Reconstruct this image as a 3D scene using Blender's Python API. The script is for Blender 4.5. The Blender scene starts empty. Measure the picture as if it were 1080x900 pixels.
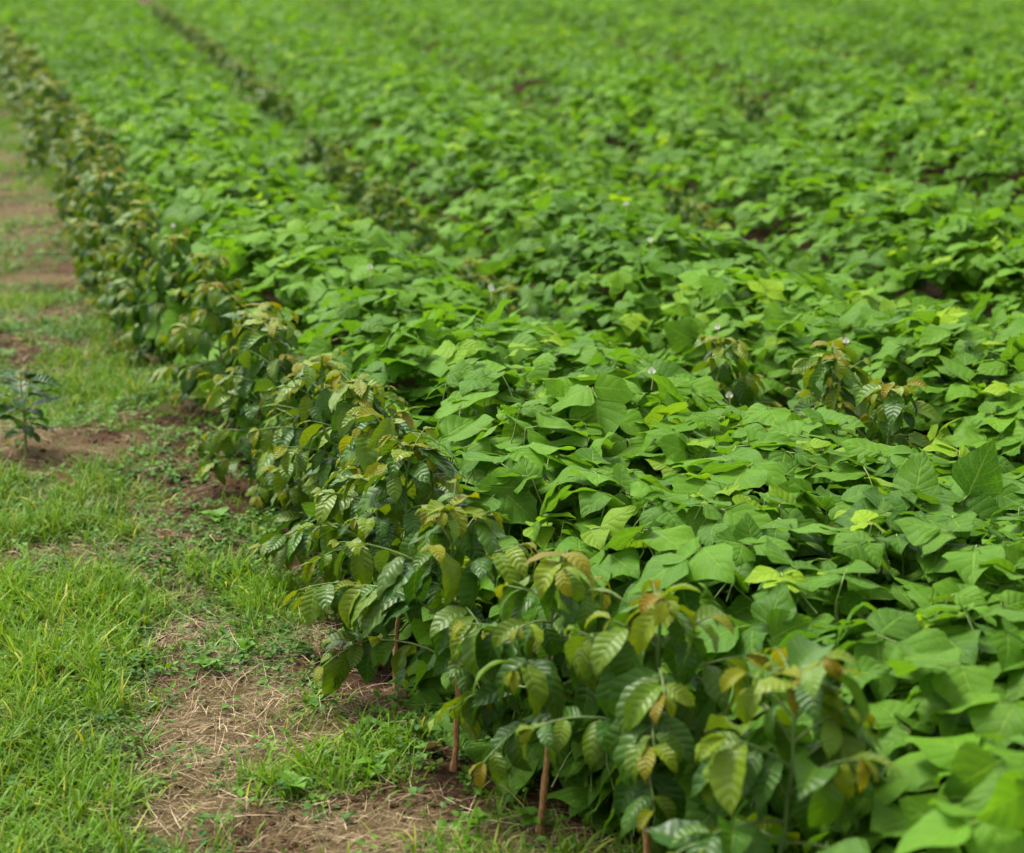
import bpy, math
import numpy as np
rs = np.random.RandomState(7)
PI = math.pi
scene = bpy.context.scene
COL = scene.collection

# ------------------------------------------------------------------ camera numbers
CAM_H = 2.1; F_PX = 2200.0; PITCH = math.atan(530/2200)
def gp(px, py, z=0.0):
    """point of the ground seen at a pixel of the photograph (1080 x 900)"""
    u = (px-540)/F_PX; v = (450-py)/F_PX
    d = (u, math.cos(PITCH)+v*math.sin(PITCH), -math.sin(PITCH)+v*math.cos(PITCH))
    t = (CAM_H-z)/-d[2]
    return d[0]*t, d[1]*t

# ------------------------------------------------------------------ helpers
def hash2(ix, iy, seed):
    n = (ix.astype(np.int64)*374761393 + iy.astype(np.int64)*668265263 + seed*1442695041) & 0x7fffffff
    n = ((n ^ (n >> 13))*1274126177) & 0x7fffffff
    n = (n ^ (n >> 16)) & 0xffff
    return n/65535.0
def vnoise(x, y, s, seed=0):
    x = np.asarray(x, float)/s; y = np.asarray(y, float)/s
    ix = np.floor(x); iy = np.floor(y); fx = x-ix; fy = y-iy
    fx = fx*fx*(3-2*fx); fy = fy*fy*(3-2*fy)
    a = hash2(ix, iy, seed); b = hash2(ix+1, iy, seed); c = hash2(ix, iy+1, seed); d = hash2(ix+1, iy+1, seed)
    return (a*(1-fx)+b*fx)*(1-fy)+(c*(1-fx)+d*fx)*fy
def norm(v):
    return v/np.maximum(np.linalg.norm(v, axis=-1, keepdims=True), 1e-9)
def frames(d, n):
    """rotation matrices whose columns are side, direction, normal"""
    d = norm(d); s = norm(np.cross(d, n)); n2 = np.cross(s, d)
    return np.stack([s, d, n2], axis=-1)

def tag(o, label=None, cat=None, group=None, kind=None):
    if label: o['label'] = label
    if cat: o['category'] = cat
    if group: o['group'] = group
    if kind: o['kind'] = kind
    return o
def empty(name, loc):
    o = bpy.data.objects.new(name, None); COL.objects.link(o)
    o.location = loc; o.empty_display_size = .1
    return o

class Geo:
    """collects quads with uv and per-vertex attributes, links them as ONE mesh"""
    def __init__(s): s.v = []; s.f = []; s.uv = []; s.a = []; s.b = []; s.n = 0
    def add(s, V, F, UV, a, b):
        V = V.reshape(-1, 3)
        s.v.append(V); s.f.append(F+s.n); s.uv.append(UV); s.a.append(a); s.b.append(b); s.n += len(V)
    def inst(s, tpl, R, T, a, b, S=None):
        """place a template k times: R (k,3,3), T (k,3), a/b (k,) attributes, S (k,) scale"""
        V, F, UV = tpl; k = len(T)
        if k == 0: return
        W = np.einsum('kij,nj->kni', R, V)
        if S is not None: W = W*np.asarray(S)[:, None, None]
        W = W+T[:, None, :]
        n = len(V)
        FF = (F[None]+(np.arange(k)*n)[:, None, None]).reshape(-1, 4)
        s.add(W, FF, np.tile(UV, (k, 1)), np.repeat(a, n), np.repeat(b, n))
    def tube(s, pts, rad, a=.5, b=0., sides=6):
        pts = np.asarray(pts, float); m = len(pts)
        t = norm(np.gradient(pts, axis=0))
        ref = np.array([0.31, .95, .1]) if abs(t[0][2]) > .8 else np.array([0, 0, 1.])
        s1 = norm(np.cross(t, ref)); s2 = np.cross(t, s1)
        ang = np.arange(sides)/sides*2*PI
        rad = np.asarray(rad, float).reshape(-1, 1, 1)*np.ones((m, 1, 1))
        V = pts[:, None]+rad*(np.cos(ang)[None, :, None]*s1[:, None]+np.sin(ang)[None, :, None]*s2[:, None])
        i = np.arange(m-1)[:, None]*sides; j = np.arange(sides)[None]; j2 = (j+1) % sides
        F = np.stack([i+j, i+j2, i+sides+j2, i+sides+j], -1).reshape(-1, 4)
        uv = np.stack(np.broadcast_arrays(j/sides, np.arange(m)[:, None]/(m-1.)), -1).reshape(-1, 2)
        s.add(V, F, uv, np.full(m*sides, a), np.full(m*sides, b))
    def build(s, name, mat, parent=None):
        V = np.concatenate(s.v).astype(np.float32); F = np.concatenate(s.f).astype(np.int32)
        UV = np.concatenate(s.uv).astype(np.float32)
        me = bpy.data.meshes.new(name)
        me.vertices.add(len(V)); me.vertices.foreach_set('co', V.ravel())
        me.loops.add(F.size); me.loops.foreach_set('vertex_index', F.ravel())
        me.polygons.add(len(F)); me.polygons.foreach_set('loop_start', np.arange(len(F), dtype=np.int32)*4)
        me.polygons.foreach_set('use_smooth', np.ones(len(F), bool))
        l = me.uv_layers.new(name='UVMap'); l.uv.foreach_set('vector', UV[F.ravel()].ravel())
        for nm, arr in (('var', s.a), ('young', s.b)):
            at = me.attributes.new(nm, 'FLOAT', 'POINT'); at.data.foreach_set('value', np.concatenate(arr).astype(np.float32))
        me.update(calc_edges=True)
        me.materials.append(mat)
        o = bpy.data.objects.new(name, me); COL.objects.link(o)
        if parent: o.parent = parent
        return o

def grid_faces(nu, nv):
    i = np.arange(nv)[:, None]*(nu+1); j = np.arange(nu)[None]
    return np.stack([i+j, i+j+1, i+nu+1+j+1, i+nu+1+j], -1).reshape(-1, 4)

def leaf_template(nu, nv, width, bend, fold, wave, waves, kind, r, asym=0., twist=0., curl=0.):
    """unit-length blade along +Y, normal +Z"""
    u = np.linspace(-1, 1, nu+1); v = np.linspace(0, 1, nv+1)
    v = v**.9
    U, Vv = np.meshgrid(u, v)
    if kind == 'bean':
        w = np.sin(PI*np.clip(Vv, 0, 1)**.60)**.78*(1-.36*np.clip((Vv-.38)/.62, 0, 1)**.9)*1.06
    elif kind == 'coffee':
        w = np.sin(PI*Vv**.84)**.85*(1-.62*np.clip((Vv-.74)/.26, 0, 1)**1.1)
    else:
        w = np.sin(PI*Vv**.9)**.7
    w = np.maximum(w, .008)*width
    w = w*np.where(U > 0, 1+asym, 1-asym)
    if kind == 'coffee': w = w*(1+.035*np.sin(Vv*2*PI*waves+r.rand()*6)*np.abs(U))
    X = U*w
    ang = bend*Vv**1.2
    dv = np.gradient(v)
    y1 = np.concatenate([[0], np.cumsum(np.cos(bend*(v[1:]+v[:-1])/2)*np.diff(v))])
    z1 = np.concatenate([[0], np.cumsum(-np.sin(bend*(v[1:]+v[:-1])/2)*np.diff(v))])
    b = bend*v
    Z = fold*np.abs(X)-curl*X*X/width + wave*np.sin(2*PI*waves*Vv+np.where(U > 0, 0, r.rand()*5)+r.rand()*6)*np.abs(U)**1.6
    tw = twist*Vv
    X2 = X*np.cos(tw)-Z*np.sin(tw); Z2 = X*np.sin(tw)+Z*np.cos(tw)
    Y = y1[:, None]+Z2*np.sin(b)[:, None]
    Zf = z1[:, None]+Z2*np.cos(b)[:, None]
    P = np.stack([X2, Y, Zf], -1).reshape(-1, 3)
    UV = np.stack([(U+1)/2, Vv], -1).reshape(-1, 2)
    return P, grid_faces(nu, nv), UV

# ------------------------------------------------------------------ materials
def new_mat(name):
    m = bpy.data.materials.new(name); m.use_nodes = True
    nt = m.node_tree; nt.nodes.clear()
    return m, nt
class N:
    """tiny node builder"""
    def __init__(s, nt): s.nt = nt
    def node(s, t, **k):
        n = s.nt.nodes.new(t)
        for a, b in k.items(): setattr(n, a, b)
        return n
    def put(s, sock, val):
        if hasattr(val, 'is_linked'): s.nt.links.new(val, sock)
        elif isinstance(val, (tuple, list)): sock.default_value = tuple(val)+((1,) if len(val) == 3 and len(sock.default_value) == 4 else ())
        else: sock.default_value = val
    def math(s, op, a, b=0., c=None, clamp=False):
        n = s.node('ShaderNodeMath', operation=op, use_clamp=clamp); s.put(n.inputs[0], a); s.put(n.inputs[1], b)
        if c is not None: s.put(n.inputs[2], c)
        return n.outputs[0]
    def mix(s, f, a, b, mode='MIX'):
        n = s.node('ShaderNodeMix', data_type='RGBA', blend_type=mode); n.clamp_factor = True
        s.put(n.inputs[0], f); s.put(n.inputs[6], a); s.put(n.inputs[7], b); return n.outputs[2]
    def attr(s, name): return s.node('ShaderNodeAttribute', attribute_name=name).outputs['Fac']
    def ramp(s, f, a, b):
        n = s.node('ShaderNodeMapRange', interpolation_type='SMOOTHSTEP'); s.put(n.inputs[0], f); s.put(n.inputs[1], a); s.put(n.inputs[2], b); return n.outputs[0]
    def noise(s, scale, detail=3, vec=None, rough=.55):
        n = s.node('ShaderNodeTexNoise'); n.inputs['Scale'].default_value = scale; n.inputs['Detail'].default_value = detail; n.inputs['Roughness'].default_value = rough
        if vec is not None: s.put(n.inputs['Vector'], vec)
        return n.outputs['Fac']

def leaf_material(name, dark, mid, young, pairs, slant, rough, vein_w, vein_col, bump_d, trans, quilt, spec=.5, spots=None, objrand=False):
    m, nt = new_mat(name); n = N(nt)
    uv = n.node('ShaderNodeUVMap', uv_map='UVMap').outputs[0]
    sp = n.node('ShaderNodeSeparateXYZ'); n.put(sp.inputs[0], uv)
    au = n.math('ABSOLUTE', n.math('SUBTRACT', n.math('MULTIPLY', sp.outputs[0], 2.), 1.))
    v = sp.outputs[1]
    var = n.attr('var'); yo = n.attr('young')
    ph = n.math('SUBTRACT', n.math('MULTIPLY', v, float(pairs)), n.math('MULTIPLY', au, slant))
    ph = n.math('ADD', ph, n.math('MULTIPLY', var, .7))
    fr = n.math('FRACT', n.math('ADD', ph, 10.))
    tri = n.math('MULTIPLY', n.math('ABSOLUTE', n.math('SUBTRACT', fr, .5)), 2.)      # 1 on a lateral vein, 0 between
    lat = n.ramp(tri, 1-vein_w*2.2, 1.0)
    mid_v = n.math('SUBTRACT', 1., n.ramp(au, 0.02, .07))
    veins = n.math('MAXIMUM', n.math('MULTIPLY', lat, .6), mid_v)
    oc = n.node('ShaderNodeTexCoord').outputs['Object']
    ns = n.noise(9., 3, oc); nf = n.noise(140., 2, oc)
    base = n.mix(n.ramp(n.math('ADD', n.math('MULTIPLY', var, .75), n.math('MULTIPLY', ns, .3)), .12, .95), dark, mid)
    if objrand:
        ri = n.node('ShaderNodeObjectInfo').outputs['Random']
        base = n.mix(n.math('MULTIPLY', ri, .35), base, mid)
    base = n.mix(yo, base, young)
    # a young leaf reddens towards its margin and tip
    base = n.mix(n.math('MULTIPLY', veins, .45), base, vein_col)
    base = n.mix(n.math('MULTIPLY', n.ramp(nf, .35, .75), .22), base, n.mix(.5, base, (base_dark := tuple(c*.35 for c in dark))))
    if spots:
        vo = n.node('ShaderNodeTexVoronoi', feature='DISTANCE_TO_EDGE'); vo.inputs['Scale'].default_value = 15.
        n.put(vo.inputs['Vector'], uv)
        base = n.mix(n.math('MULTIPLY', n.math('SUBTRACT', 1., n.ramp(vo.outputs['Distance'], .0, .09)), .22), base, vein_col)
        base = n.mix(n.math('MULTIPLY', n.ramp(n.noise(48., 3, oc), .55, .75), .35), base, n.mix(.5, base, young))
        sn = n.noise(75., 4, oc); base = n.mix(n.math('MULTIPLY', n.ramp(sn, .70, .74), .75), base, (.16, .11, .04))
    geo = n.node('ShaderNodeNewGeometry')
    under = n.mix(.3, base, (.12, .20, .05))
    base2 = n.mix(geo.outputs['Backfacing'], base, under)
    p = n.node('ShaderNodeBsdfPrincipled')
    n.put(p.inputs['Base Color'], base2)
    rr = n.math('ADD', n.math('MULTIPLY', ns, .18), rough-.09)
    n.put(p.inputs['Roughness'], n.math('ADD', rr, n.math('MULTIPLY', geo.outputs['Backfacing'], .25)))
    p.inputs['Specular IOR Level'].default_value = spec
    # relief: blade swells between the veins
    swell = n.math('SINE', n.math('MULTIPLY', fr, PI))
    hgt = n.math('MULTIPLY', swell, quilt)
    hgt = n.math('SUBTRACT', hgt, n.math('MULTIPLY', mid_v, .6))
    hgt = n.math('ADD', hgt, n.math('MULTIPLY', nf, .25))
    bp = n.node('ShaderNodeBump'); bp.inputs['Strength'].default_value = .9; bp.inputs['Distance'].default_value = bump_d
    n.put(bp.inputs['Height'], hgt); n.put(p.inputs['Normal'], bp.outputs[0])
    tr = n.node('ShaderNodeBsdfTranslucent')
    n.put(tr.inputs[0], n.mix(.55, base, n.mix(1., base, (1.9, 1.8, .35), 'MULTIPLY'))); n.put(tr.inputs['Normal'], bp.outputs[0])
    ms = n.node('ShaderNodeMixShader'); ms.inputs[0].default_value = trans
    n.put(ms.inputs[1], p.outputs[0]); n.put(ms.inputs[2], tr.outputs[0])
    o = n.node('ShaderNodeOutputMaterial'); n.put(o.inputs[0], ms.outputs[0])
    return m

M_BEAN = leaf_material('bean_leaf', (.032, .110, .009), (.108, .260, .013), (.235, .375, .010), 5, 1.5, .54, .08, (.20, .35, .04), .0024, .38, .6, .12, (.10, .14, .02))
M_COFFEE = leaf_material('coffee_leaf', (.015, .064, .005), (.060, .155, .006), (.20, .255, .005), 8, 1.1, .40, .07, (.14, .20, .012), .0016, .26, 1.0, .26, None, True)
M_BRONZE = leaf_material('young_coffee_leaf', (.12, .21, .005), (.19, .215, .005), (.20, .105, .004), 8, 1.1, .42, .08, (.22, .20, .008), .0016, .34, 1.0, .2, None, True)
M_WEED = leaf_material('weed_leaf', (.030, .105, .012), (.09, .225, .010), (.17, .33, .02), 5, 1.2, .55, .1, (.12, .25, .03), .001, .25, .5, .2)

def blade_material(name, dark, mid, young, rough=.5, trans=.3):
    m, nt = new_mat(name); n = N(nt)
    var = n.attr('var'); yo = n.attr('young')
    sp = n.node('ShaderNodeSeparateXYZ'); n.put(sp.inputs[0], n.node('ShaderNodeUVMap', uv_map='UVMap').outputs[0])
    base = n.mix(yo, n.mix(var, dark, mid), young)
    p = n.node('ShaderNodeBsdfPrincipled'); n.put(p.inputs['Base Color'], base); p.inputs['Roughness'].default_value = rough
    p.inputs['Specular IOR Level'].default_value = .15
    tr = n.node('ShaderNodeBsdfTranslucent'); n.put(tr.inputs[0], n.mix(1., base, (1.5, 1.35, .6), 'MULTIPLY'))
    ms = n.node('ShaderNodeMixShader'); ms.inputs[0].default_value = trans
    n.put(ms.inputs[1], p.outputs[0]); n.put(ms.inputs[2], tr.outputs[0])
    o = n.node('ShaderNodeOutputMaterial'); n.put(o.inputs[0], ms.outputs[0])
    return m
M_GRASS = blade_material('grass_blade', (.024, .090, .005), (.125, .280, .006), (.34, .36, .05))
M_STRAW = blade_material('dry_stalk', (.10, .065, .035), (.40, .30, .17), (.62, .51, .32), .75, .1)
M_DEAD = blade_material('dead_leaf', (.12, .06, .03), (.26, .15, .07), (.34, .22, .12), .7, .1)

def bark_material(name, a, b, c):
    m, nt = new_mat(name); n = N(nt)
    mp = n.node('ShaderNodeMapping'); mp.inputs['Scale'].default_value = (1, 1, .18)
    n.put(mp.inputs[0], n.node('ShaderNodeTexCoord').outputs['Object'])
    f = n.noise(260., 4, mp.outputs[0]); g = n.noise(60., 3, mp.outputs[0])
    base = n.mix(n.ramp(f, .35, .65), a, b); base = n.mix(n.ramp(g, .56, .68), base, c)
    base = n.mix(n.attr('young'), base, (.10, .19, .035))
    p = n.node('ShaderNodeBsdfPrincipled'); n.put(p.inputs['Base Color'], base); p.inputs['Roughness'].default_value = .7
    bp = n.node('ShaderNodeBump'); bp.inputs['Strength'].default_value = .8; bp.inputs['Distance'].default_value = .002
    n.put(bp.inputs['Height'], f); n.put(p.inputs['Normal'], bp.outputs[0])
    o = n.node('ShaderNodeOutputMaterial'); n.put(o.inputs[0], p.outputs[0])
    return m
M_STEM = bark_material('coffee_bark', (.17, .075, .028), (.45, .235, .080), (.52, .40, .24))
M_TWIG = bark_material('green_twig', (.09, .15, .03), (.14, .22, .05), (.18, .16, .06))
M_VINE = bark_material('bean_petiole', (.16, .24, .06), (.24, .32, .09), (.28, .30, .12))

def simple_mat(name, col, rough=.6, trans=0):
    m, nt = new_mat(name); n = N(nt)
    p = n.node('ShaderNodeBsdfPrincipled'); p.inputs['Roughness'].default_value = rough
    f = n.noise(90., 3, n.node('ShaderNodeTexCoord').outputs['Object'])
    n.put(p.inputs['Base Color'], n.mix(f, col, tuple(c*.8 for c in col)))
    o = n.node('ShaderNodeOutputMaterial'); n.put(o.inputs[0], p.outputs[0])
    return m
M_PETAL = simple_mat('petal', (.88, .86, .74)); M_KEEL = simple_mat('flower_keel', (.62, .50, .25))

def soil_material():
    m, nt = new_mat('soil'); n = N(nt)
    pos = n.node('ShaderNodeTexCoord').outputs['Object']
    big = n.noise(1.6, 4, pos); med = n.noise(14., 5, pos, .65); fine = n.noise(90., 5, pos, .7); vf = n.noise(420., 3, pos, .7)
    red = n.mix(n.ramp(med, .3, .7), (.038, .018, .007), (.095, .046, .017))
    tan = n.mix(n.ramp(fine, .3, .7), (.085, .058, .024), (.205, .146, .062))
    base = n.mix(n.ramp(n.math('ADD', n.attr('young'), n.math('MULTIPLY', n.math('SUBTRACT', fine, .5), 1.3)), .25, .75), red, tan)
    moss = n.mix(fine, (.05, .085, .018), (.11, .15, .03))
    base = n.mix(n.ramp(n.math('ADD', n.attr('var'), n.math('MULTIPLY', n.math('SUBTRACT', med, .5), 1.4)), .35, .9), base, moss)
    base = n.mix(n.ramp(vf, .52, .75), base, n.mix(.4, base, (.02, .012, .008)))
    p = n.node('ShaderNodeBsdfPrincipled'); n.put(p.inputs['Base Color'], base); p.inputs['Roughness'].default_value = .92
    p.inputs['Specular IOR Level'].default_value = .15
    h = n.math('ADD', n.math('MULTIPLY', med, .4), n.math('ADD', n.math('MULTIPLY', fine, .5), n.math('MULTIPLY', vf, .25)))
    bp = n.node('ShaderNodeBump'); bp.inputs['Strength'].default_value = 1.; bp.inputs['Distance'].default_value = .03
    n.put(bp.inputs['Height'], h); n.put(p.inputs['Normal'], bp.outputs[0])
    o = n.node('ShaderNodeOutputMaterial'); n.put(o.inputs[0], p.outputs[0])
    return m
M_SOIL = soil_material()

# ------------------------------------------------------------------ the rows (world metres: y away from the camera)
ROW1 = [(1.25, 2.2), (.86, 3.15), (.68, 3.65), (.30, 4.2), (.07, 4.51), (-.14, 4.95), (-.32, 5.54), (-.47, 6.4), (-.74, 7.3), (-1.10, 8.4), (-1.68, 10.2), (-2.3, 12.2), (-2.95, 15), (-4.05, 18.6), (-5.85, 25.2), (-7.3, 30.4), (-11.5, 44), (-14, 53)]
ROW2 = [(3.3, 2.2), (2.3, 4.4), (1.60, 6.05), (1.22, 6.75), (.82, 7.6), (.39, 8.5), (-.14, 10.2), (-.63, 12.5), (-1.06, 14.7), (-1.67, 17.7), (-3.19, 25.4), (-7.4, 44.7), (-9.3, 53)]
ROW3 = [(5.0, 2.2), (3.0, 6.6), (2.35, 8.3), (1.97, 9.2), (1.5, 10.4), (1.08, 12.5), (.64, 17.7), (0, 22.2), (-3.7, 44.7), (-5.2, 53)]
ROW4 = [(7., 2.2), (4.4, 8), (3.4, 11), (2.95, 13), (2.5, 16.8), (2.42, 21.5), (1.7, 30), (-.6, 43.6), (-2, 53)]
ROW5 = [(8., 6), (5.6, 12), (4.9, 17), (4.6, 22), (4.1, 30), (2.6, 43), (1.5, 53)]
ROW6 = [(10, 8), (7.6, 16), (6.9, 24), (6.5, 30), (5.8, 43), (5, 53)]
ROW7 = [(11, 16), (9.6, 28), (9.2, 43), (8.8, 53)]
ROW8 = [(13.6, 22), (12.6, 43), (12.4, 53)]
ROW9 = [(18, 22), (17, 53)]
ROWS = [ROW1, ROW2, ROW3, ROW4, ROW5, ROW6, ROW7, ROW8, ROW9]
def rowx(k, y):
    r = np.array(ROWS[k]); return np.interp(y, r[:, 1], r[:, 0])
def gapness(k, y):
    """how far the coffee row k opens the bean canopy at depth y"""
    y = np.asarray(y, float)
    g = np.clip(vnoise(y, k*7.3+0*y, 1.9, 11+k)*1.7-.55, 0, 1)*(.85 if k < 4 else .7)
    def bump(a, b): return np.clip((1-np.abs(y-(a+b)/2)/((b-a)/2+.35))*3.5, 0, 1)
    if k == 1:
        g = np.maximum(g*.3, bump(6.6, 7.5)); g = np.maximum(g, .5*bump(8.4, 8.7)); g = np.maximum(g, .6*bump(9.6, 11)); g = np.maximum(g, .95*bump(12., 17.5)); g = np.maximum(g, .95*bump(18, 50)); g = np.maximum(g, .45*np.clip(y-8.6, 0, 1))
    if k == 2:
        g = np.maximum(g*.6, .75*bump(12.0, 14.)); g = np.maximum(g, .6*bump(9.1, 10.0))
    if k == 3:
        g = np.maximum(g*.7, .9*bump(12.6, 13.6)); g = np.maximum(g, .8*bump(20, 22.5))
    return g
def canopy(x, y):
    h = .65+(.07+.03*np.clip((y-8)/4, 0, 1))*(vnoise(x, y, .55, 3)-.5)+.08*(vnoise(x, y, 1.7, 5)-.5)+.05*(vnoise(x, y, .22, 8)-.5)
    for k in range(1, 9):
        d = (x-rowx(k, y))*.94
        w = .29+.07*np.clip((y-11)/3, 0, 1) if k > 1 else .27+.07*np.clip(8.3-y, 0, 1)+.10*np.clip((y-10)/3, 0, 1)
        h = h-((.07 if k == 1 else .15)+.20*np.clip((y-10)/5, 0, 1)+(.36 if k == 1 else .38)*gapness(k, y)*np.where(y > 10, 1.15, 1.))*np.exp(-(d/w)**2); h = np.maximum(h, .20)
        h = h-(.07+.15*np.clip((y-7.8)/3, 0, 1))*np.exp(-((d-.03)/.48)**2)
    d = (x-rowx(0, y))*.9
    spill = np.clip(1-np.abs(y-11.2)/2.0, 0, 1)
    spill = np.clip(spill*2.5, 0, 1)
    d2 = d-.0*y-.10*np.clip((5.6-y)/.5, 0, 1)+.12*spill+.34*np.clip((3.9-y)/.4, 0, 1)
    e = np.clip((d2-.02)/(.30), 0, 1)
    h = h*(.36+.64*e**.6)
    return h, d2

# ------------------------------------------------------------------ ground
def patch_list():
    # px, py, rx, ry (photograph pixels), grass, straw, weeds
    P = [(40, 700, 110, 90, 1.2, -.6, 0), (60, 830, 120, 80, 1.2, -.6, 0), (10, 620, 60, 30, .6, -.2, .2), (120, 885, 130, 30, .8, -.3, 0),
         (20, 545, 95, 38, 1.1, -.5, .1), (120, 620, 60, 40, .8, -.3, .1),
         (70, 475, 75, 17, -1.2, .45, -.8), (205, 650, 50, 32, -1.4, .5, -.5), (215, 770, 75, 75, -.9, .9, -.2), (265, 735, 60, 30, -.7, .8, .0),
         (190, 850, 45, 40, -.6, .5, 0), (350, 865, 80, 34, -1.3, .8, -.7), (300, 590, 30, 25, -1, -.5, -.8), (385, 705, 55, 30, -1.1, -.5, -.6), (455, 850, 40, 30, .1, .2, .3), (430, 765, 40, 30, .1, .1, .5), (520, 790, 50, 40, .3, 0, .5), (270, 770, 60, 30, -.5, .6, -.1), (60, 250, 60, 40, .1, .2, .2), (40, 150, 60, 50, .05, .3, 0), (60, 655, 60, 20, .2, .6, 0), (60, 592, 90, 12, -.8, .7, 0), (190, 572, 30, 12, -1.3, .2, -.6),
         (255, 600, 60, 35, .2, -.2, 1.0), (215, 560, 60, 30, .2, -.2, .9), (300, 690, 70, 25, .4, .1, .9), (120, 410, 80, 20, .5, -.3, .9), (80, 350, 60, 14, .5, -.2, .7),
         (260, 640, 40, 25, .7, -.2, .3), (340, 812, 40, 22, 1.0, 0, .1), (285, 830, 40, 25, .4, .3, .1), (410, 780, 50, 45, .1, .1, .3),
         (90, 295, 40, 7, -1.0, .1, -.6), (15, 300, 35, 12, -.8, .5, -.5), (100, 345, 30, 7, -.9, .3, -.5), (25, 215, 30, 8, -.5, .4, -.2), (15, 355, 40, 8, -.9, .4, -.3),
         (100, 235, 20, 8, -.7, .1, -.2), (10, 115, 25, 14, -.6, .3, -.3), (30, 165, 30, 6, -.5, .3, -.3), (95, 375, 40, 7, -.7, .3, -.3), (10, 260, 30, 8, -.5, .3, 0)]
    out = []
    for px, py, rx, ry, g, s, w in P:
        x, y = gp(px, py); x2, _ = gp(px+rx, py); _, y2 = gp(px, py-ry); _, y3 = gp(px, py+ry)
        out.append((x, y, x2-x, (y2-y3)/2, g, s, w))
    return out
PATCH = patch_list()
def fields(x, y):
    g = .32+.06*np.clip((y-8)/2, 0, 1)+(1.1+.7*np.clip((y-9)/3, 0, 1))*(vnoise(x, y, .42, 21)-.5)+1.0*(vnoise(x, y, .15, 22)-.5)+.5*(vnoise(x, y, .06, 26)-.5)
    s = .42+.9*(vnoise(x, y, .3, 23)-.5)+.5*(vnoise(x, y, .1, 24)-.5)
    w = .34+1.2*(vnoise(x, y, .28, 25)-.5)+.6*(vnoise(x, y, .09, 27)-.5)
    for cx, cy, rx, ry, a, b, c in PATCH:
        e = np.exp(-(((x-cx)/rx)**2+((y-cy)/ry)**2)*.9)
        g = g+a*.62*e; s = s+b*.75*e; w = w+c*e
    d = (x-rowx(0, y))*.9
    bare = np.exp(-((d-.06)/.20)**2)           # weeded soil under the coffee row
    g = g-.55*bare; s = s-.3*bare; w = w-.05*bare
    inside = np.clip((d-.2)/.2, 0, 1)
    return np.clip(g-inside, 0, 1), np.clip(s-inside*.5, 0, 1), np.clip(w-inside*.6, 0, 1)
def ground_z(x, y):
    near = np.exp(-np.maximum(0, y-12)/10)
    d = (x-rowx(0, y))*.9
    z = .05*(vnoise(x, y, .7, 31)-.5)+.03*(vnoise(x, y, .2, 32)-.5)+.016*(vnoise(x, y, .07, 33)-.5)+.010*(vnoise(x, y, .03, 34)-.5)
    return z*near+.03*np.exp(-(d/.3)**2)-.01
xs = np.concatenate([-np.geomspace(2.7, 600, 40)[::-1], np.arange(-2.6, 1.3, .02), np.arange(1.3, 4, .15), np.geomspace(4.2, 600, 36)])
ys = np.concatenate([-np.geomspace(1, 300, 16)[::-1], np.arange(0, 3.6, .3), np.arange(3.7, 9, .02), np.arange(9, 18, .06), np.geomspace(18.2, 1500, 60)])
GX, GY = np.meshgrid(xs, ys)
gg, ss, ww = fields(GX, GY)
gz = ground_z(GX, GY)
g = Geo(); nx = len(xs)-1; ny = len(ys)-1
g.add(np.stack([GX, GY, gz], -1), grid_faces(nx, ny), np.stack([GX, GY], -1).reshape(-1, 2), np.clip(gg+.5*ww, 0, 1).ravel(), ss.ravel())
tag(g.build('ground', M_SOIL), 'reddish brown soil under the crop rows and the grassy path', 'ground', kind='structure')

# ------------------------------------------------------------------ grass, weeds, straw
def strip_template(nv, width, bend, r, curlx=0.):
    v = np.linspace(0, 1, nv+1)
    w = width*np.maximum(1-v**1.6, .04)
    y = np.concatenate([[0], np.cumsum(np.cos(bend*(v[1:]+v[:-1])/2)*np.diff(v))])
    z = np.concatenate([[0], np.cumsum(-np.sin(bend*(v[1:]+v[:-1])/2)*np.diff(v))])
    xo = curlx*v**2
    P = np.stack([np.stack([xo-w, y, z], -1), np.stack([xo+w, y, z], -1)], 1).reshape(-1, 3)
    UV = np.stack([np.tile([0., 1.], nv+1), np.repeat(v, 2)], -1)
    return P, grid_faces(1, nv), UV

def scatter(n, x0, x1, y0, y1, r):
    """uniform points on the ground between the lines that bound the view (with room to either side)"""
    y = np.sqrt(r.rand(n)*(y1**2-y0**2)+y0**2)
    lo = -.262*y-.8; hi = rowx(0, y)+.45
    x = lo+(hi-lo)*r.rand(n)
    return x, y
def grass(name):
    G = Geo(); r = np.random.RandomState(5)
    tp = [strip_template(4, r.uniform(.018, .05), r.uniform(.2, 1.9), r, r.uniform(-.15, .15)) for _ in range(10)]
    for (y0, y1, n, nscale) in ((3.9, 7.2, 80000, 1.), (7.2, 12, 80000, 1.0), (12, 34, 130000, 1.25)):
        x, y = scatter(n, 0, 0, y0, y1, r)
        gd, sd, wd = fields(x, y)
        clump = vnoise(x, y, .05, 44)
        keep = r.rand(n) < np.clip(gd**1.2*1.1+.02, 0, 1)*np.clip(clump*1.6, .15, 1)
        x, y, gd = x[keep], y[keep], gd[keep]; k = len(x)
        L = (.024+.055*r.rand(k)**1.5+.045*gd)*nscale*(.75+.6*clump[keep])
        yaw = r.rand(k)*2*PI; el = np.radians(np.clip(r.normal(58, 20, k), 5, 88))
        d = np.stack([np.cos(yaw)*np.cos(el), np.sin(yaw)*np.cos(el), np.sin(el)], -1)
        up = np.stack([np.cos(yaw)*-np.sin(el), np.sin(yaw)*-np.sin(el), np.cos(el)], -1)
        R = frames(d, up); T = np.stack([x, y, ground_z(x, y)-.003], -1)
        hue = np.clip(vnoise(x, y, .4, 46)*.6+r.rand(k)*.5-.05+.15*gd, 0, 1)
        yel = np.where(r.rand(k) < .14, r.rand(k), .0)+.15*r.rand(k)
        for i, t in enumerate(tp):
            s = np.arange(k) % len(tp) == i
            G.inst(t, R[s], T[s], hue[s], np.clip(yel[s], 0, 1), L[s])
    return G.build(name, M_GRASS)
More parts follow.
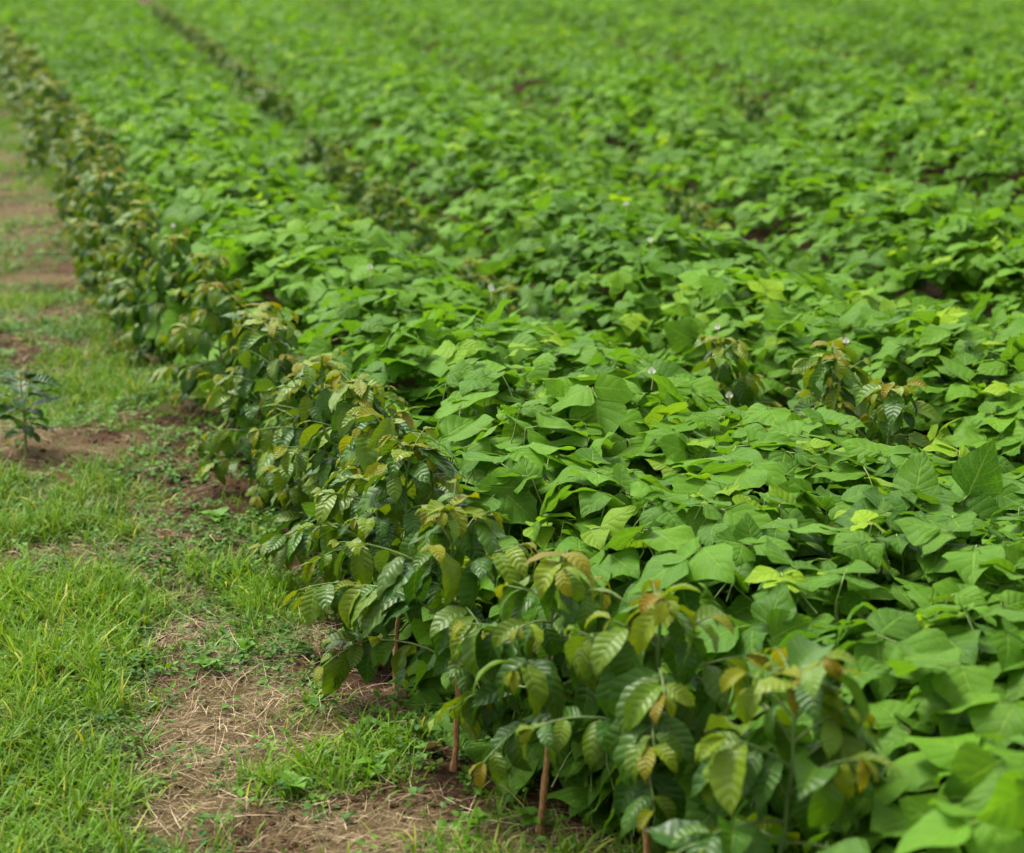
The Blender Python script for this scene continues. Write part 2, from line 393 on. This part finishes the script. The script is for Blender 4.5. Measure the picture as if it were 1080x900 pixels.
tag(grass('grass'), 'short bright green grass growing on the path beside the crop', 'grass', kind='stuff')

def straw():
    G = Geo(); r = np.random.RandomState(6)
    tp = [strip_template(4, r.uniform(.004, .011), r.uniform(-.7, .9), r, r.uniform(-.25, .25)) for _ in range(8)]
    for (y0, y1, n, sc) in ((3.9, 7.2, 90000, 1.), (7.2, 12, 40000, 1.3), (12, 30, 40000, 1.8)):
        x, y = scatter(n, 0, 0, y0, y1, r)
        gd, sd, wd = fields(x, y)
        keep = r.rand(n) < np.clip(sd*1.0+.07, 0, 1)
        x, y = x[keep], y[keep]; k = len(x)
        L = (.012+.11*r.rand(k)**2.6)*sc
        yaw = r.rand(k)*2*PI; el = np.radians(r.normal(4, 13, k))
        d = np.stack([np.cos(yaw)*np.cos(el), np.sin(yaw)*np.cos(el), np.sin(el)], -1)
        R = frames(d, np.stack([r.normal(0, .3, k), r.normal(0, .3, k), np.ones(k)], -1))
        T = np.stack([x, y, ground_z(x, y)+.002+.016*r.rand(k)], -1)
        for i, t in enumerate(tp):
            s = np.arange(k) % len(tp) == i
            G.inst(t, R[s], T[s], r.rand(s.sum()), r.rand(s.sum())**3, L[s])
    return G.build('dry_straw', M_STRAW)
tag(straw(), 'pale dry straw and grass clippings lying over the path', 'straw', kind='stuff')

def weeds():
    G = Geo(); r = np.random.RandomState(8)
    tp = [leaf_template(4, 4, r.uniform(.28, .45), r.uniform(.1, .7), r.uniform(0, .3), .02, 1.5, 'oval', r) for _ in range(8)]
    for (y0, y1, n, sc) in ((3.9, 7.4, 7500, 1.), (7.4, 13, 8000, 1.2), (13, 32, 6000, 1.9)):
        x, y = scatter(n, 0, 0, y0, y1, r)
        gd, sd, wd = fields(x, y)
        keep = r.rand(n) < np.clip(wd*1.1+.04, 0, 1)
        x, y = x[keep], y[keep]; k = len(x)
        ps = (.011+.016*r.rand(k))*sc
        h = (.006+.04*r.rand(k)**1.5)*sc
        hue = r.rand(k); yn = (r.rand(k) < .15)*r.rand(k)*.8
        for q in range(7):
            kk = r.rand(k) < .8
            yaw = r.rand(k)*2*PI; el = np.radians(r.normal(12, 18, k))
            d = np.stack([np.cos(yaw)*np.cos(el), np.sin(yaw)*np.cos(el), np.sin(el)], -1)
            R = frames(d, np.stack([r.normal(0, .25, k), r.normal(0, .25, k), np.ones(k)], -1))
            off = r.rand(k)*.02*sc
            T = np.stack([x+np.cos(yaw)*off, y+np.sin(yaw)*off, ground_z(x, y)+h*r.uniform(.3, 1.1, k)], -1)
            G.inst(tp[q % 8], R[kk], T[kk], np.clip(hue[kk]+r.normal(0, .12, kk.sum()), 0, 1), yn[kk], (ps*r.uniform(.7, 1.2, k))[kk])
    return G.build('ground_weeds', M_WEED)
tag(weeds(), 'low broad-leaved weeds spreading over the path and under the coffee row', 'weeds', kind='stuff')

def clods():
    G = Geo(); r = np.random.RandomState(18)
    tps = []
    for q in range(7):
        nu, nv = 8, 5
        th = np.linspace(0, 2*PI, nu+1); ph = np.linspace(.08, PI-.08, nv+1)
        T_, P_ = np.meshgrid(th, ph)
        rr = 1+.5*(vnoise(np.cos(T_)*np.sin(P_)*2+q*9+9, np.cos(P_)*2+np.sin(T_)*np.sin(P_)*2+9, .8, q)-.5)
        V = np.stack([rr*np.sin(P_)*np.cos(T_)*r.uniform(.8, 1.3), rr*np.sin(P_)*np.sin(T_), rr*np.cos(P_)*r.uniform(.5, .8)], -1).reshape(-1, 3)
        tps.append((V, grid_faces(nu, nv)[:, ::-1], np.stack([T_, P_], -1).reshape(-1, 2)))
    for (y0, y1, n, sc) in ((3.9, 7.2, 26000, 1.), (7.2, 12, 12000, 1.3)):
        x, y = scatter(n, 0, 0, y0, y1, r)
        gd, sd, wd = fields(x, y)
        keep = r.rand(n) < np.clip(1.0-1.2*gd-.5*wd, 0, 1)*np.clip(vnoise(x, y, .12, 88)*2-.5, .05, 1)
        x, y, sd = x[keep], y[keep], sd[keep]; k = len(x)
        S = (.0015+.009*r.rand(k)**4)*sc; yaw = r.rand(k)*2*PI
        R = frames(np.stack([np.cos(yaw), np.sin(yaw), 0*yaw], -1), np.stack([r.normal(0, .3, k), r.normal(0, .3, k), np.ones(k)], -1))
        T = np.stack([x, y, ground_z(x, y)+S*.2], -1)
        for i, t in enumerate(tps):
            s = np.arange(k) % len(tps) == i
            G.inst(t, R[s], T[s], 0*sd[s], sd[s]*.6, S[s])
    return G.build('soil_clods', M_SOIL)
tag(clods(), 'loose reddish brown soil crumbs lying on the bare parts of the path', 'soil crumbs', kind='stuff')

# ------------------------------------------------------------------ bean cover crop
def trifoliates(nu, nv, K, r):
    out = []
    for _ in range(K):
        parts = []
        for j, yaw in enumerate((0, 1.25, -1.25)):
            W = r.uniform(.40, .50) if j == 0 else r.uniform(.36, .44)
            t = leaf_template(nu, nv, W, r.uniform(.05, .8), r.uniform(-.05, .28), r.uniform(.02, .07), r.uniform(.9, 2.1), 'bean', r,
                              asym=0 if j == 0 else .16*np.sign(yaw), twist=r.uniform(-.35, .35), curl=r.uniform(-.1, .35))
            ya = yaw+r.uniform(-.25, .25); p = r.uniform(-.35, .35)-(.15 if j else 0); ro = r.uniform(-.35, .35)
            d = np.array([[-math.sin(ya)*math.cos(p), math.cos(ya)*math.cos(p), math.sin(p)]])
            up = np.array([[r.normal(0, .28), r.normal(0, .28), 1.]])
            R = frames(d, up)[0]
            off = np.array([0, .24, 0]) if j == 0 else np.array([-math.sin(ya)*.03, .0, 0])
            V = (t[0]*(1. if j == 0 else .9))@R.T+off
            parts.append((V, t[1], t[2]))
        out.append(parts)
    return out
def random_tilt(k, r, steep=.075):
    """leaf heading + face normal, mostly towards the sky"""
    yaw = r.rand(k)*2*PI
    tilt = np.abs(r.normal(0, .26, k)); s = r.rand(k) < steep
    tilt = np.where(s, r.uniform(.7, 1.25, k), tilt)
    az = r.rand(k)*2*PI
    n = np.stack([np.sin(tilt)*np.cos(az), np.sin(tilt)*np.sin(az), np.cos(tilt)], -1)
    d = np.stack([np.cos(yaw), np.sin(yaw), 0*yaw], -1)
    d = norm(d-n*(d*n).sum(-1, keepdims=True))
    return d, n
def strip_cover(k):
    """the cover crop between coffee row k and coffee row k+1"""
    r = np.random.RandomState(100+k)
    G = Geo(); P = Geo(); cnt = 0
    for (y0, y1, dens, nu, nv, sc, K) in ((2.9, 6.8, 280, 6, 9, 1., 20), (6.8, 11.5, 185, 4, 6, 1.03, 10), (11.5, 22, 115, 2, 4, 1.0, 8), (22, 53, 80, 2, 2, 1.02, 6)):
        tp = trifoliates(nu, nv, K, r)
        A = 2*(.262*y1+1.4)*(y1-y0); n = int(A*dens)
        y = y0+(y1-y0)*r.rand(n); x = (r.rand(n)*2-1)*(.262*y1+1.4)
        h, d2 = canopy(x, y)
        ok = (np.abs(x) < .262*y+1.2) & (x < rowx(k+1, y)) & ((x >= rowx(k, y)) if k else (d2 > 0.0))
        x, y, h, d2 = x[ok], y[ok], h[ok], d2[ok]; n = len(x)
        if n == 0: continue
        depth = r.rand(n)**1.4*.34
        edge = (k == 0) & (d2 < .45)
        z = np.where(edge, h*(1-r.rand(n)**1.3*.9), h-depth)
        z = z+np.where(r.rand(n) < .08, .03+.04*r.rand(n), 0)
        z = np.maximum(z, .05)
        d, nn = random_tilt(n, r)
        # leaves turn outward where the canopy falls away
        e = .06
        gx = (canopy(x+e, y)[0]-canopy(x-e, y)[0])/(2*e); gy = (canopy(x, y+e)[0]-canopy(x, y-e)[0])/(2*e)
        nn = norm(nn+.35*np.stack([-gx, -gy, 0*gx], -1)); d = norm(d-nn*(d*nn).sum(-1, keepdims=True))
        R = frames(d, nn); T = np.stack([x, y, z], -1)
        L = (.080+.074*r.rand(n))*sc*np.where(depth > .12, 1.1, 1.)
        L = L*(.88+.3*vnoise(x, y, .8, 61))*(1.+.22*np.clip((7.5-y)/3, 0, 1))
        hue = np.clip(.15+.5*r.rand(n)+.45*vnoise(x, y, 1.1, 62)-.12, 0, 1)
        yng = np.where((r.rand(n) < .12) & (depth < .08), .25+.75*r.rand(n), .10*r.rand(n))
        small = yng > .35; L = np.where(small, L*.72, L)
        for i in range(K):
            s = np.arange(n) % K == i
            for q in range(3):
                G.inst(tp[i][q], R[s], T[s], np.clip(hue[s]+r.normal(0, .10, s.sum()), 0, 1), yng[s], L[s])
        cnt += n
        if y0 < 6.8:
            # petioles and trailing vines under the near leaves
            for i in np.nonzero((y < 9) & (r.rand(n) < .8))[0]:
                b = T[i]; q = b+np.array([r.normal(0, .04), r.normal(0, .04), -r.uniform(.08, .2)])
                m = (b+q)/2+np.array([r.normal(0, .01), r.normal(0, .01), 0])
                P.tube([q, m, b, b+d[i]*.24*L[i]], [.0024, .0021, .0018, .0014], sides=4)
    if not G.v: return None
    return G, P
def flower(parent, x, y, z, r):
    """small pea flower: round standard petal, two wings, keel, on a short stalk"""
    G = Geo()
    t = leaf_template(4, 5, .48, -.7, .25, .0, 1, 'oval', r)
    yaw = -PI/2+r.uniform(-.9, .9)
    dd = [np.array([0, .1, 1.]), np.array([-math.sin(yaw), math.cos(yaw), .25]), np.array([math.sin(yaw), -math.cos(yaw), .25])]
    for j, d in enumerate(dd):
        nrm = np.array([[math.cos(yaw), math.sin(yaw), .5]])
        G.inst(t, frames(d[None], nrm), np.array([[x, y, z]]), np.array([.5]), np.array([0.]), np.array([.021 if j == 0 else .016]))
    f = G.build('flower', M_PETAL, parent)
    K = Geo(); K.tube([[x, y+.004, z-.06], [x+.003, y+.003, z-.03], [x, y+.002, z], [x+math.cos(yaw)*.006, y+math.sin(yaw)*.006, z+.004]], [.0012, .0012, .002, .0015], sides=5)
    K.build('keel', M_KEEL, f)
STRIP_LABELS = ['light green broad-leaved bean cover crop directly behind the coffee row by the grassy path',
    'band of green bean cover crop just beyond the open coffee bushes at right centre',
    'third band of green bean cover crop from the grassy path',
    'fourth band of bean cover crop from the grassy path, right of the picture centre',
    'fifth band of bean cover crop from the path, at the upper right edge',
    'sixth band of bean cover crop from the path, in the far upper right',
    'seventh band of bean cover crop from the path, in the farthest upper right corner',
    'last blurred band of bean cover crop in the farthest upper right corner']
FL = [(517, 295), (518, 307), (893, 356), (758, 325), (183, 238), (686, 268), (390, 303), (938, 62), (936, 170), (770, 395), (687, 421), (220, 88), (262, 96), (660, 245), (1030, 500), (640, 90)]
frr = np.random.RandomState(77)
flw = [gp(px, py, .6) for px, py in FL]
for k in range(8):
    res = strip_cover(k)
    if not res: continue
    G, P = res
    o = G.build('bean_cover_crop', M_BEAN)
    tag(o, STRIP_LABELS[k], 'cover crop', 'bands of bean cover crop between the coffee rows', 'stuff')
    if P.v: P.build('petioles', M_VINE, o)
    for (fx, fy) in flw:
        if rowx(k, fy) <= fx < rowx(k+1, fy):
            flower(o, fx, fy, canopy(np.array([fx]), np.array([fy]))[0][0]+.06, frr)

# ------------------------------------------------------------------ coffee plants
def coffee_meshes(seed, H, bare, spread, nu, nv, leaf_len, K=8, thin=0.):
    r = np.random.RandomState(seed)
    tp = [leaf_template(nu, nv, r.uniform(.19, .245), r.uniform(.7, 2.1), r.uniform(.05, .45), r.uniform(.006, .022), 3.5, 'coffee', r,
                        twist=r.uniform(-.5, .5), curl=r.uniform(-.3, .5)) for _ in range(K)]
    S = Geo(); B = Geo(); L = Geo(); Y = Geo()
    leanx, leany = r.normal(0, .03, 2)
    zz = np.linspace(-.03, H, 34); zc = np.maximum(zz, 0)
    sx = leanx*(zc/H)**1.5+.007*np.sin(zz*13+seed)+.002*np.sin(zz*47+seed); sy = leany*(zc/H)**1.5+.006*np.cos(zz*11+seed)
    def stem(z): return np.array([np.interp(z, zz, sx), np.interp(z, zz, sy), z])
    lo = zz <= bare+.06
    sp = np.stack([sx, sy, zz], -1)
    S.tube(sp, np.interp(zz, [-.03, 0, .03, bare, H], [.0125, .0105, .0085, .0072, .0033])*(1+.10*np.sin(zz*57+seed)+.05*np.sin(zz*141)), .5, 0, 8)
    S.b[-1] = np.repeat(np.clip((zz-bare-.05)/.15, 0, 1), 8)
    lf = [[], [], [], [], []]; yf = [[], [], [], [], []]
    def put(lst, base, d, nrm, ln, a, b):
        lst[0].append(base); lst[1].append(d); lst[2].append(nrm); lst[3].append(ln); lst[4].append((a, b))
    z = bare; k = 0; az0 = r.rand()*PI
    while z < H-.02:
        t = (z-bare)/(H-bare)
        for side in (0, 1):
            if r.rand() < thin: continue
            az = az0+(k % 2)*PI/2+side*PI+r.normal(0, .22)
            bl = spread*(.72+.38*math.sin(PI*min(1, t*1.15+.18)))*(1-.62*t**1.7)*r.uniform(.8, 1.15)
            el = math.radians(24+30*t+r.normal(0, 11))
            m = max(3, int(bl/.038)); q = stem(z).copy(); pts = [q.copy()]; step = bl/m
            e = el; a2 = az
            for i in range(m):
                e -= (.09+.06*r.rand())*(1.1-.4*t); a2 += r.normal(0, .05)
                q = q+step*np.array([math.cos(a2)*math.cos(e), math.sin(a2)*math.cos(e), math.sin(e)])
                pts.append(q.copy())
                if i < 1 and m > 4: continue
                tip = i == m-1
                dirb = np.array([math.cos(a2)*math.cos(e), math.sin(a2)*math.cos(e), math.sin(e)])
                rel = (i+1)/m
                for sd in (-1, 1):
                    if r.rand() < .08: continue
                    yw = a2+sd*r.uniform(.55, 1.15)*(1 if not tip else .6)
                    pe = r.normal(-.18, .38)-.15*(1-t)
                    if tip: pe = r.uniform(-.5, .45)
                    d = np.array([math.cos(yw)*math.cos(pe), math.sin(yw)*math.cos(pe), math.sin(pe)])
                    nr = np.array([r.normal(0, .35), r.normal(0, .35), 1.])
                    ln = leaf_len*r.uniform(.62, 1.22)*(1.08-.25*rel)
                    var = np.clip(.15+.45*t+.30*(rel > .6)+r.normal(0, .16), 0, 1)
                    yg = np.clip((rel-.45)*1.5*(.45+.55*t)+r.normal(0, .18), 0, 1) if rel > .4 else .0
                    if tip: put(yf, q.copy(), d, nr, ln*r.uniform(.38, .68), r.rand(), r.rand()**3*.6)
                    else: put(lf, q.copy()+d*.004, d, nr, ln, var, yg)
            B.tube(pts, np.linspace(.0036, .0016, len(pts)), .5, 0, 5)
        z += r.uniform(.042, .058); k += 1
    top = stem(H)
    for j in range(6):
        yw = az0+j*PI/3+r.normal(0, .2); pe = r.uniform(-.2, .9)
        d = np.array([math.cos(yw)*math.cos(pe), math.sin(yw)*math.cos(pe), math.sin(pe)])
        (put(yf, top, d, np.array([0, 0, 1.]), leaf_len*r.uniform(.45, .85), r.rand(), r.rand()**2*.9) if j % 2 else
         put(lf, stem(H-.02), d, np.array([0, 0, 1.]), leaf_len*.8, .8, .7))
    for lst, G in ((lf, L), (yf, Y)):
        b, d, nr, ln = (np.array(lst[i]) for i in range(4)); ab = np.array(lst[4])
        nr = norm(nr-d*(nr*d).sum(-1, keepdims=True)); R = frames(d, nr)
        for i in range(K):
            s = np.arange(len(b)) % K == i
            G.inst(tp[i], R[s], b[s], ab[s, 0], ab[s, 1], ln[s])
    return S, B, L, Y
def coffee_plant(seed, H, bare, spread, nu, nv, leaf_len, **kw):
    S, B, L, Y = coffee_meshes(seed, H, bare, spread, nu, nv, leaf_len, **kw)
    root = empty('coffee_plant', (0, 0, 0))
    S.build('stem', M_STEM, root); B.build('branches', M_TWIG, root); L.build('foliage', M_COFFEE, root); Y.build('young_leaves', M_BRONZE, root)
    return root
def copy_plant(o):
    c = o.copy(); COL.objects.link(c)
    for ch in o.children:
        d = ch.copy(); COL.objects.link(d); d.parent = c
    return c
def place(o, x, y, rz, s):
    o.location = (x, y, float(ground_z(np.array([x]), np.array([y]))[0])+.0); o.rotation_euler = (0, 0, rz); o.scale = (s, s, s)

NEAR = [  # x, y, height, bare stem, spread, leaf length, label
    (.50, 3.70, .69, .12, .33, .155, 'out of focus young coffee bush with yellow bronze tips, in the lower right'),
    (.29, 4.20, .66, .30, .27, .15, 'young coffee bush between the blurred one and the long bare stem at bottom centre'),
    (.07, 4.51, .68, .30, .28, .15, 'young coffee bush on the long bare orange stem at bottom centre'),
    (-.14, 4.93, .69, .28, .28, .145, 'sharp young coffee bush on an orange stem just left of bottom centre'),
    (-.32, 5.50, .69, .10, .30, .145, 'sharp dark green coffee bush whose drooping leaves reach the red soil patch'),
    (-.38, 6.00, .66, .12, .28, .14, 'coffee bush next behind the one over the red soil patch'),
    (-.50, 6.52, .66, .10, .30, .14, 'coffee bush with bronze tips standing over the weeds halfway up the row'),
    (-.66, 7.05, .64, .08, .29, .14, 'low wide coffee bush halfway up the edge row, leaning into the beans'),
    (-.86, 7.60, .66, .08, .29, .135, 'coffee bush level with the lone seedling on the path'),
    (-1.03, 8.15, .62, .08, .27, .13, 'coffee bush just before the beans spill out onto the path'),
    (-1.24, 8.80, .58, .08, .26, .13, 'low coffee bush where the beans begin to spill out onto the path')]
GROUP1 = 'young coffee bushes in the row along the grassy path'
rp = np.random.RandomState(3)
for i, (x, y, H, bare, spr, ll, lab) in enumerate(NEAR):
    o = coffee_plant(200+i, H, bare, spr, 6, 16, ll)
    place(o, x, y, rp.rand()*6.28, 1.)
    tag(o, lab, 'coffee bush', GROUP1)
mids = [coffee_plant(300+i, .66, .05, .27, 4, 8, .125) for i in range(4)]
fars = [coffee_plant(330+i, .66, .05, .29, 2, 5, .15) for i in range(3)]
used = set()
def proto_copy(lst, i):
    o = lst[i % len(lst)]
    if o.name in used: return copy_plant(o)
    used.add(o.name); return o
ORD = ['first', 'second', 'third', 'fourth', 'fifth', 'sixth', 'seventh', 'eighth', 'ninth', 'tenth', 'eleventh', 'twelfth', 'thirteenth', 'fourteenth', 'fifteenth', 'sixteenth', 'seventeenth',
       'eighteenth', 'nineteenth', 'twentieth']
y = 9.4; i = 0
while y < 33:
    x = float(rowx(0, y))+rp.normal(0, .06)
    o = proto_copy(mids if y < 19 else fars, i); place(o, x, y, rp.rand()*6.28, rp.uniform(.84, .98) if y < 12 else rp.uniform(.85, 1.02))
    n = ORD[i] if i < len(ORD) else None
    tag(o, f'{n} blurred bush beyond the sharp ones in the path-side coffee row' if n else 'tiny blurred coffee bush at the far top left end of the path-side row', 'coffee bush',
        GROUP1)
    y += rp.uniform(.5, .68)*(1 if y < 19 else 1.25); i += 1
# bushes that show where the rows inside the crop are open
ROWNAME = {1: 'second coffee row from the path', 2: 'third coffee row from the path', 3: 'fourth coffee row from the path', 4: 'fifth coffee row from the path', 5: 'sixth coffee row from the path'}
for k in range(1, 6):
    y = 6.35 if k == 1 else 8.6; i = 0
    while y < 46:
        x = float(rowx(k, y))
        if gapness(k, y) > (.5 if k == 1 else .68) and not (k == 1 and 7.45 < y < 8.9) and abs(x) < .262*y+.5:
            lst = mids if y < 16 else fars
            o = proto_copy(lst, i+k); s = (rp.uniform(.97, 1.05) if y < 8 else rp.uniform(.60, .72)) if k == 1 else rp.uniform(.62, .72)
            place(o, x+rp.normal(0, .09 if y < 8 else .04), y, rp.rand()*6.28, s)
            n = ORD[i] if i < len(ORD) else None
            tag(o, (f'coffee bush sunk among beans, {n} one showing in the {ROWNAME[k]}' if n else f'distant coffee bush sunk among beans in the {ROWNAME[k]}'),
                'coffee bush', 'coffee bushes showing between the bands of beans')
            i += 1
        y += (.27 if y < 8 else .5) if y < 16 else .95

# lone seedling on the path
def seedling():
    r = np.random.RandomState(9)
    x, y = gp(27, 480)
    root = empty('coffee_seedling', (x, y, float(ground_z(np.array([x]), np.array([y]))[0])))
    tag(root, 'lone small seedling with dark paired leaves standing on the path at the left edge', 'seedling')
    S = Geo(); S.tube([[0, 0, -.01], [.004, 0, .1], [0, .003, .2], [-.004, 0, .35]], [.007, .006, .004, .002], sides=8)
    S.b[-1][:] = .8
    tp = [leaf_template(6, 12, r.uniform(.2, .25), r.uniform(.3, 1.1), r.uniform(.1, .4), .02, 4, 'coffee', r) for _ in range(6)]
    L = Geo(); B = S; j = 0
    for z, n, ln in ((.10, 4, .11), (.14, 5, .14), (.19, 5, .15), (.24, 5, .15), (.29, 5, .13), (.32, 4, .11), (.35, 4, .08)):
        for q in range(n):
            yw = q*2*PI/n+z*9+r.normal(0, .2); pe = r.uniform(-.15, .5)
            d = np.array([[math.cos(yw)*math.cos(pe), math.sin(yw)*math.cos(pe), math.sin(pe)]])
            st = np.array([0, 0, z]); b = st+d[0]*.03
            B.tube([st, b], [.0018, .0013], sides=4)
            L.inst(tp[j % 6], frames(d, np.array([[r.normal(0, .15), r.normal(0, .15), 1.]])), b[None], np.array([.1+.3*r.rand()]), np.array([.0]), np.array([ln*r.uniform(.8, 1.1)])); j += 1
    S.build('stem', M_STEM, root)
    L.build('foliage', M_COFFEE, root)
seedling()

# cut stub by the red soil
x, y = gp(418, 730)
G = Geo(); zg = float(ground_z(np.array([x]), np.array([y]))[0])
G.tube([[x, y, zg-.03], [x+.002, y, zg+.04], [x-.001, y, zg+.108], [x-.001, y, zg+.11]], [.009, .0085, .008, .0005], .5, 0, 10)
tag(G.build('cut_stub', M_STEM), 'short cut wooden stub sticking out of the red soil under the coffee bushes', 'stub')

# taller grass tufts and single broad weeds one can tell apart
def tuft(px, py, n, L, label, w=.022, yel=0.):
    x, y = gp(px, py); r = np.random.RandomState(int(px*7+py)); G = Geo()
    for i in range(n):
        t = strip_template(6, r.uniform(.8, 1.2)*w, r.uniform(.2, 1.3), r, r.uniform(-.1, .1))
        yaw = r.rand()*2*PI; el = math.radians(r.uniform(50, 86))
        d = np.array([[math.cos(yaw)*math.cos(el), math.sin(yaw)*math.cos(el), math.sin(el)]])
        up = np.array([[-math.cos(yaw)*math.sin(el), -math.sin(yaw)*math.sin(el), math.cos(el)]])
        qx, qy = x+r.normal(0, .018), y+r.normal(0, .018)
        G.inst(t, frames(d, up), np.array([[qx, qy, float(ground_z(np.array([qx]), np.array([qy]))[0])-.004]]), np.array([r.uniform(.5, 1)]), np.array([yel*r.rand()]), np.array([L*r.uniform(.5, 1.1)]))
    tag(G.build('grass_tuft', M_GRASS), label, 'grass tuft', 'taller grass tufts beside the straw patch')
tuft(365, 822, 13, .15, 'bright tall grass tuft at the foot of the straw mound near the bare stems')
tuft(258, 815, 12, .12, 'grass tuft at the right edge of the pale straw patch')
tuft(232, 880, 11, .11, 'grass tuft lowest in the picture, below the straw patch')
tuft(135, 650, 16, .13, 'dark tall grass tuft left of the bare brown dirt patch', .018)
tuft(150, 780, 12, .12, 'grass tuft on the left edge of the pale straw patch')
tuft(290, 665, 12, .11, 'yellow green grass tuft beside the drooping leaves of the dark coffee bush', .018, .4)
def broad_weed(px, py, n, L, label, hgt=.03, yng=.5):
    x, y = gp(px, py); r = np.random.RandomState(int(px*3+py)); G = Geo()
    for i in range(n):
        t = leaf_template(6, 8, r.uniform(.3, .42), r.uniform(.2, .9), .2, .02, 1.5, 'bean', r)
        yaw = i*2*PI/n+r.normal(0, .3); el = math.radians(r.uniform(5, 50))
        d = np.array([[math.cos(yaw)*math.cos(el), math.sin(yaw)*math.cos(el), math.sin(el)]])
        zg = float(ground_z(np.array([x]), np.array([y]))[0])
        G.inst(t, frames(d, np.array([[0, 0, 1.]])), np.array([[x, y, zg+hgt*r.uniform(.5, 1)]]), np.array([r.uniform(.5, 1)]), np.array([yng*r.rand()]), np.array([L*r.uniform(.7, 1.1)]))
    G.tube([[x, y, zg-.005], [x, y, zg+hgt]], [.002, .0015], sides=5)
    tag(G.build('broadleaf_weed', M_WEED), label, 'weed', 'broad-leaved weeds one can tell apart')
broad_weed(262, 690, 6, .05, 'pale green round-leaved weed right of the bare dirt patch')
broad_weed(218, 703, 5, .05, 'green weed lying over the upper edge of the straw patch')
broad_weed(395, 815, 6, .07, 'broad bright leaf weed left of the orange coffee stem')
broad_weed(310, 832, 5, .07, 'flat light green weed in front of the brown dirt mound')
broad_weed(560, 893, 7, .05, 'bright weed sprouting at the bottom edge by the long bare stem', .05, .8)
broad_weed(505, 895, 6, .04, 'small bright weed at the bottom edge left of the long bare stem', .05, .8)
broad_weed(230, 560, 7, .07, 'rounded dark green weed under the coffee row halfway up the path', .06, .1)
broad_weed(345, 735, 6, .05, 'small weed between the red soil and the straw patch', .03, .2)
def dead(px, py, L, label):
    x, y = gp(px, py); r = np.random.RandomState(int(px+py)); G = Geo()
    t = leaf_template(6, 10, .24, r.uniform(-1.2, -.4), .5, .04, 2, 'coffee', r, twist=.6)
    yw = r.rand()*6.28; zg = float(ground_z(np.array([x]), np.array([y]))[0])
    G.inst(t, frames(np.array([[math.cos(yw), math.sin(yw), .1]]), np.array([[.1, -.2, 1.]])), np.array([[x, y, zg+.012]]), np.array([r.rand()]), np.array([r.rand()*.6]), np.array([L]))
    tag(G.build('fallen_leaf', M_DEAD), label, 'dead leaf', 'curled brown leaves fallen on the soil')
dead(338, 700, .09, 'curled reddish fallen leaf on the soil left of the cut stub')
dead(80, 512, .10, 'brown fallen leaf on the path below the lone seedling')
dead(445, 800, .08, 'dark fallen leaf beside the orange coffee stem')
dead(185, 574, .07, 'brown fallen leaf in the small dirt patch halfway up the path')

# ------------------------------------------------------------------ light, sky, camera
SUN_EL, SUN_AZ = math.radians(58), math.radians(-50)    # azimuth from +Y towards +X
w = bpy.data.worlds.new('World'); scene.world = w; w.use_nodes = True
nt = w.node_tree; nt.nodes.clear(); n = N(nt)
sky = n.node('ShaderNodeTexSky', sky_type='NISHITA', sun_disc=False)
sky.sun_elevation = SUN_EL; sky.sun_rotation = SUN_AZ; sky.dust_density = 3.; sky.air_density = 1.; sky.ozone_density = 1.
hs = n.node('ShaderNodeHueSaturation'); hs.inputs['Saturation'].default_value = .08; n.put(hs.inputs['Color'], sky.outputs[0])
bg = n.node('ShaderNodeBackground'); bg.inputs[1].default_value = .10; n.put(bg.inputs[0], hs.outputs[0])
o = n.node('ShaderNodeOutputWorld'); n.put(o.inputs[0], bg.outputs[0])
ld = bpy.data.lights.new('sun', 'SUN'); ld.energy = 1.5; ld.angle = math.radians(18); ld.color = (1, .95, .86)
lo = bpy.data.objects.new('sun', ld); COL.objects.link(lo)
from mathutils import Vector
sd = Vector((math.sin(SUN_AZ)*math.cos(SUN_EL), math.cos(SUN_AZ)*math.cos(SUN_EL), math.sin(SUN_EL)))
lo.rotation_euler = (-sd).to_track_quat('-Z', 'Y').to_euler()

cd = bpy.data.cameras.new('camera'); co = bpy.data.objects.new('camera', cd); COL.objects.link(co)
co.location = (0, 0, CAM_H); co.rotation_euler = (PI/2-PITCH, 0, 0)
cd.sensor_width = 36; cd.lens = F_PX/1080*36; cd.clip_start = .1; cd.clip_end = 3000
cd.dof.use_dof = True; cd.dof.focus_distance = 5.95; cd.dof.aperture_fstop = 2.9
scene.camera = co
vs = scene.view_settings
vs.view_transform = 'Standard'; vs.look = 'None'; vs.gamma = 1; vs.exposure = 1.82; vs.use_curve_mapping = False
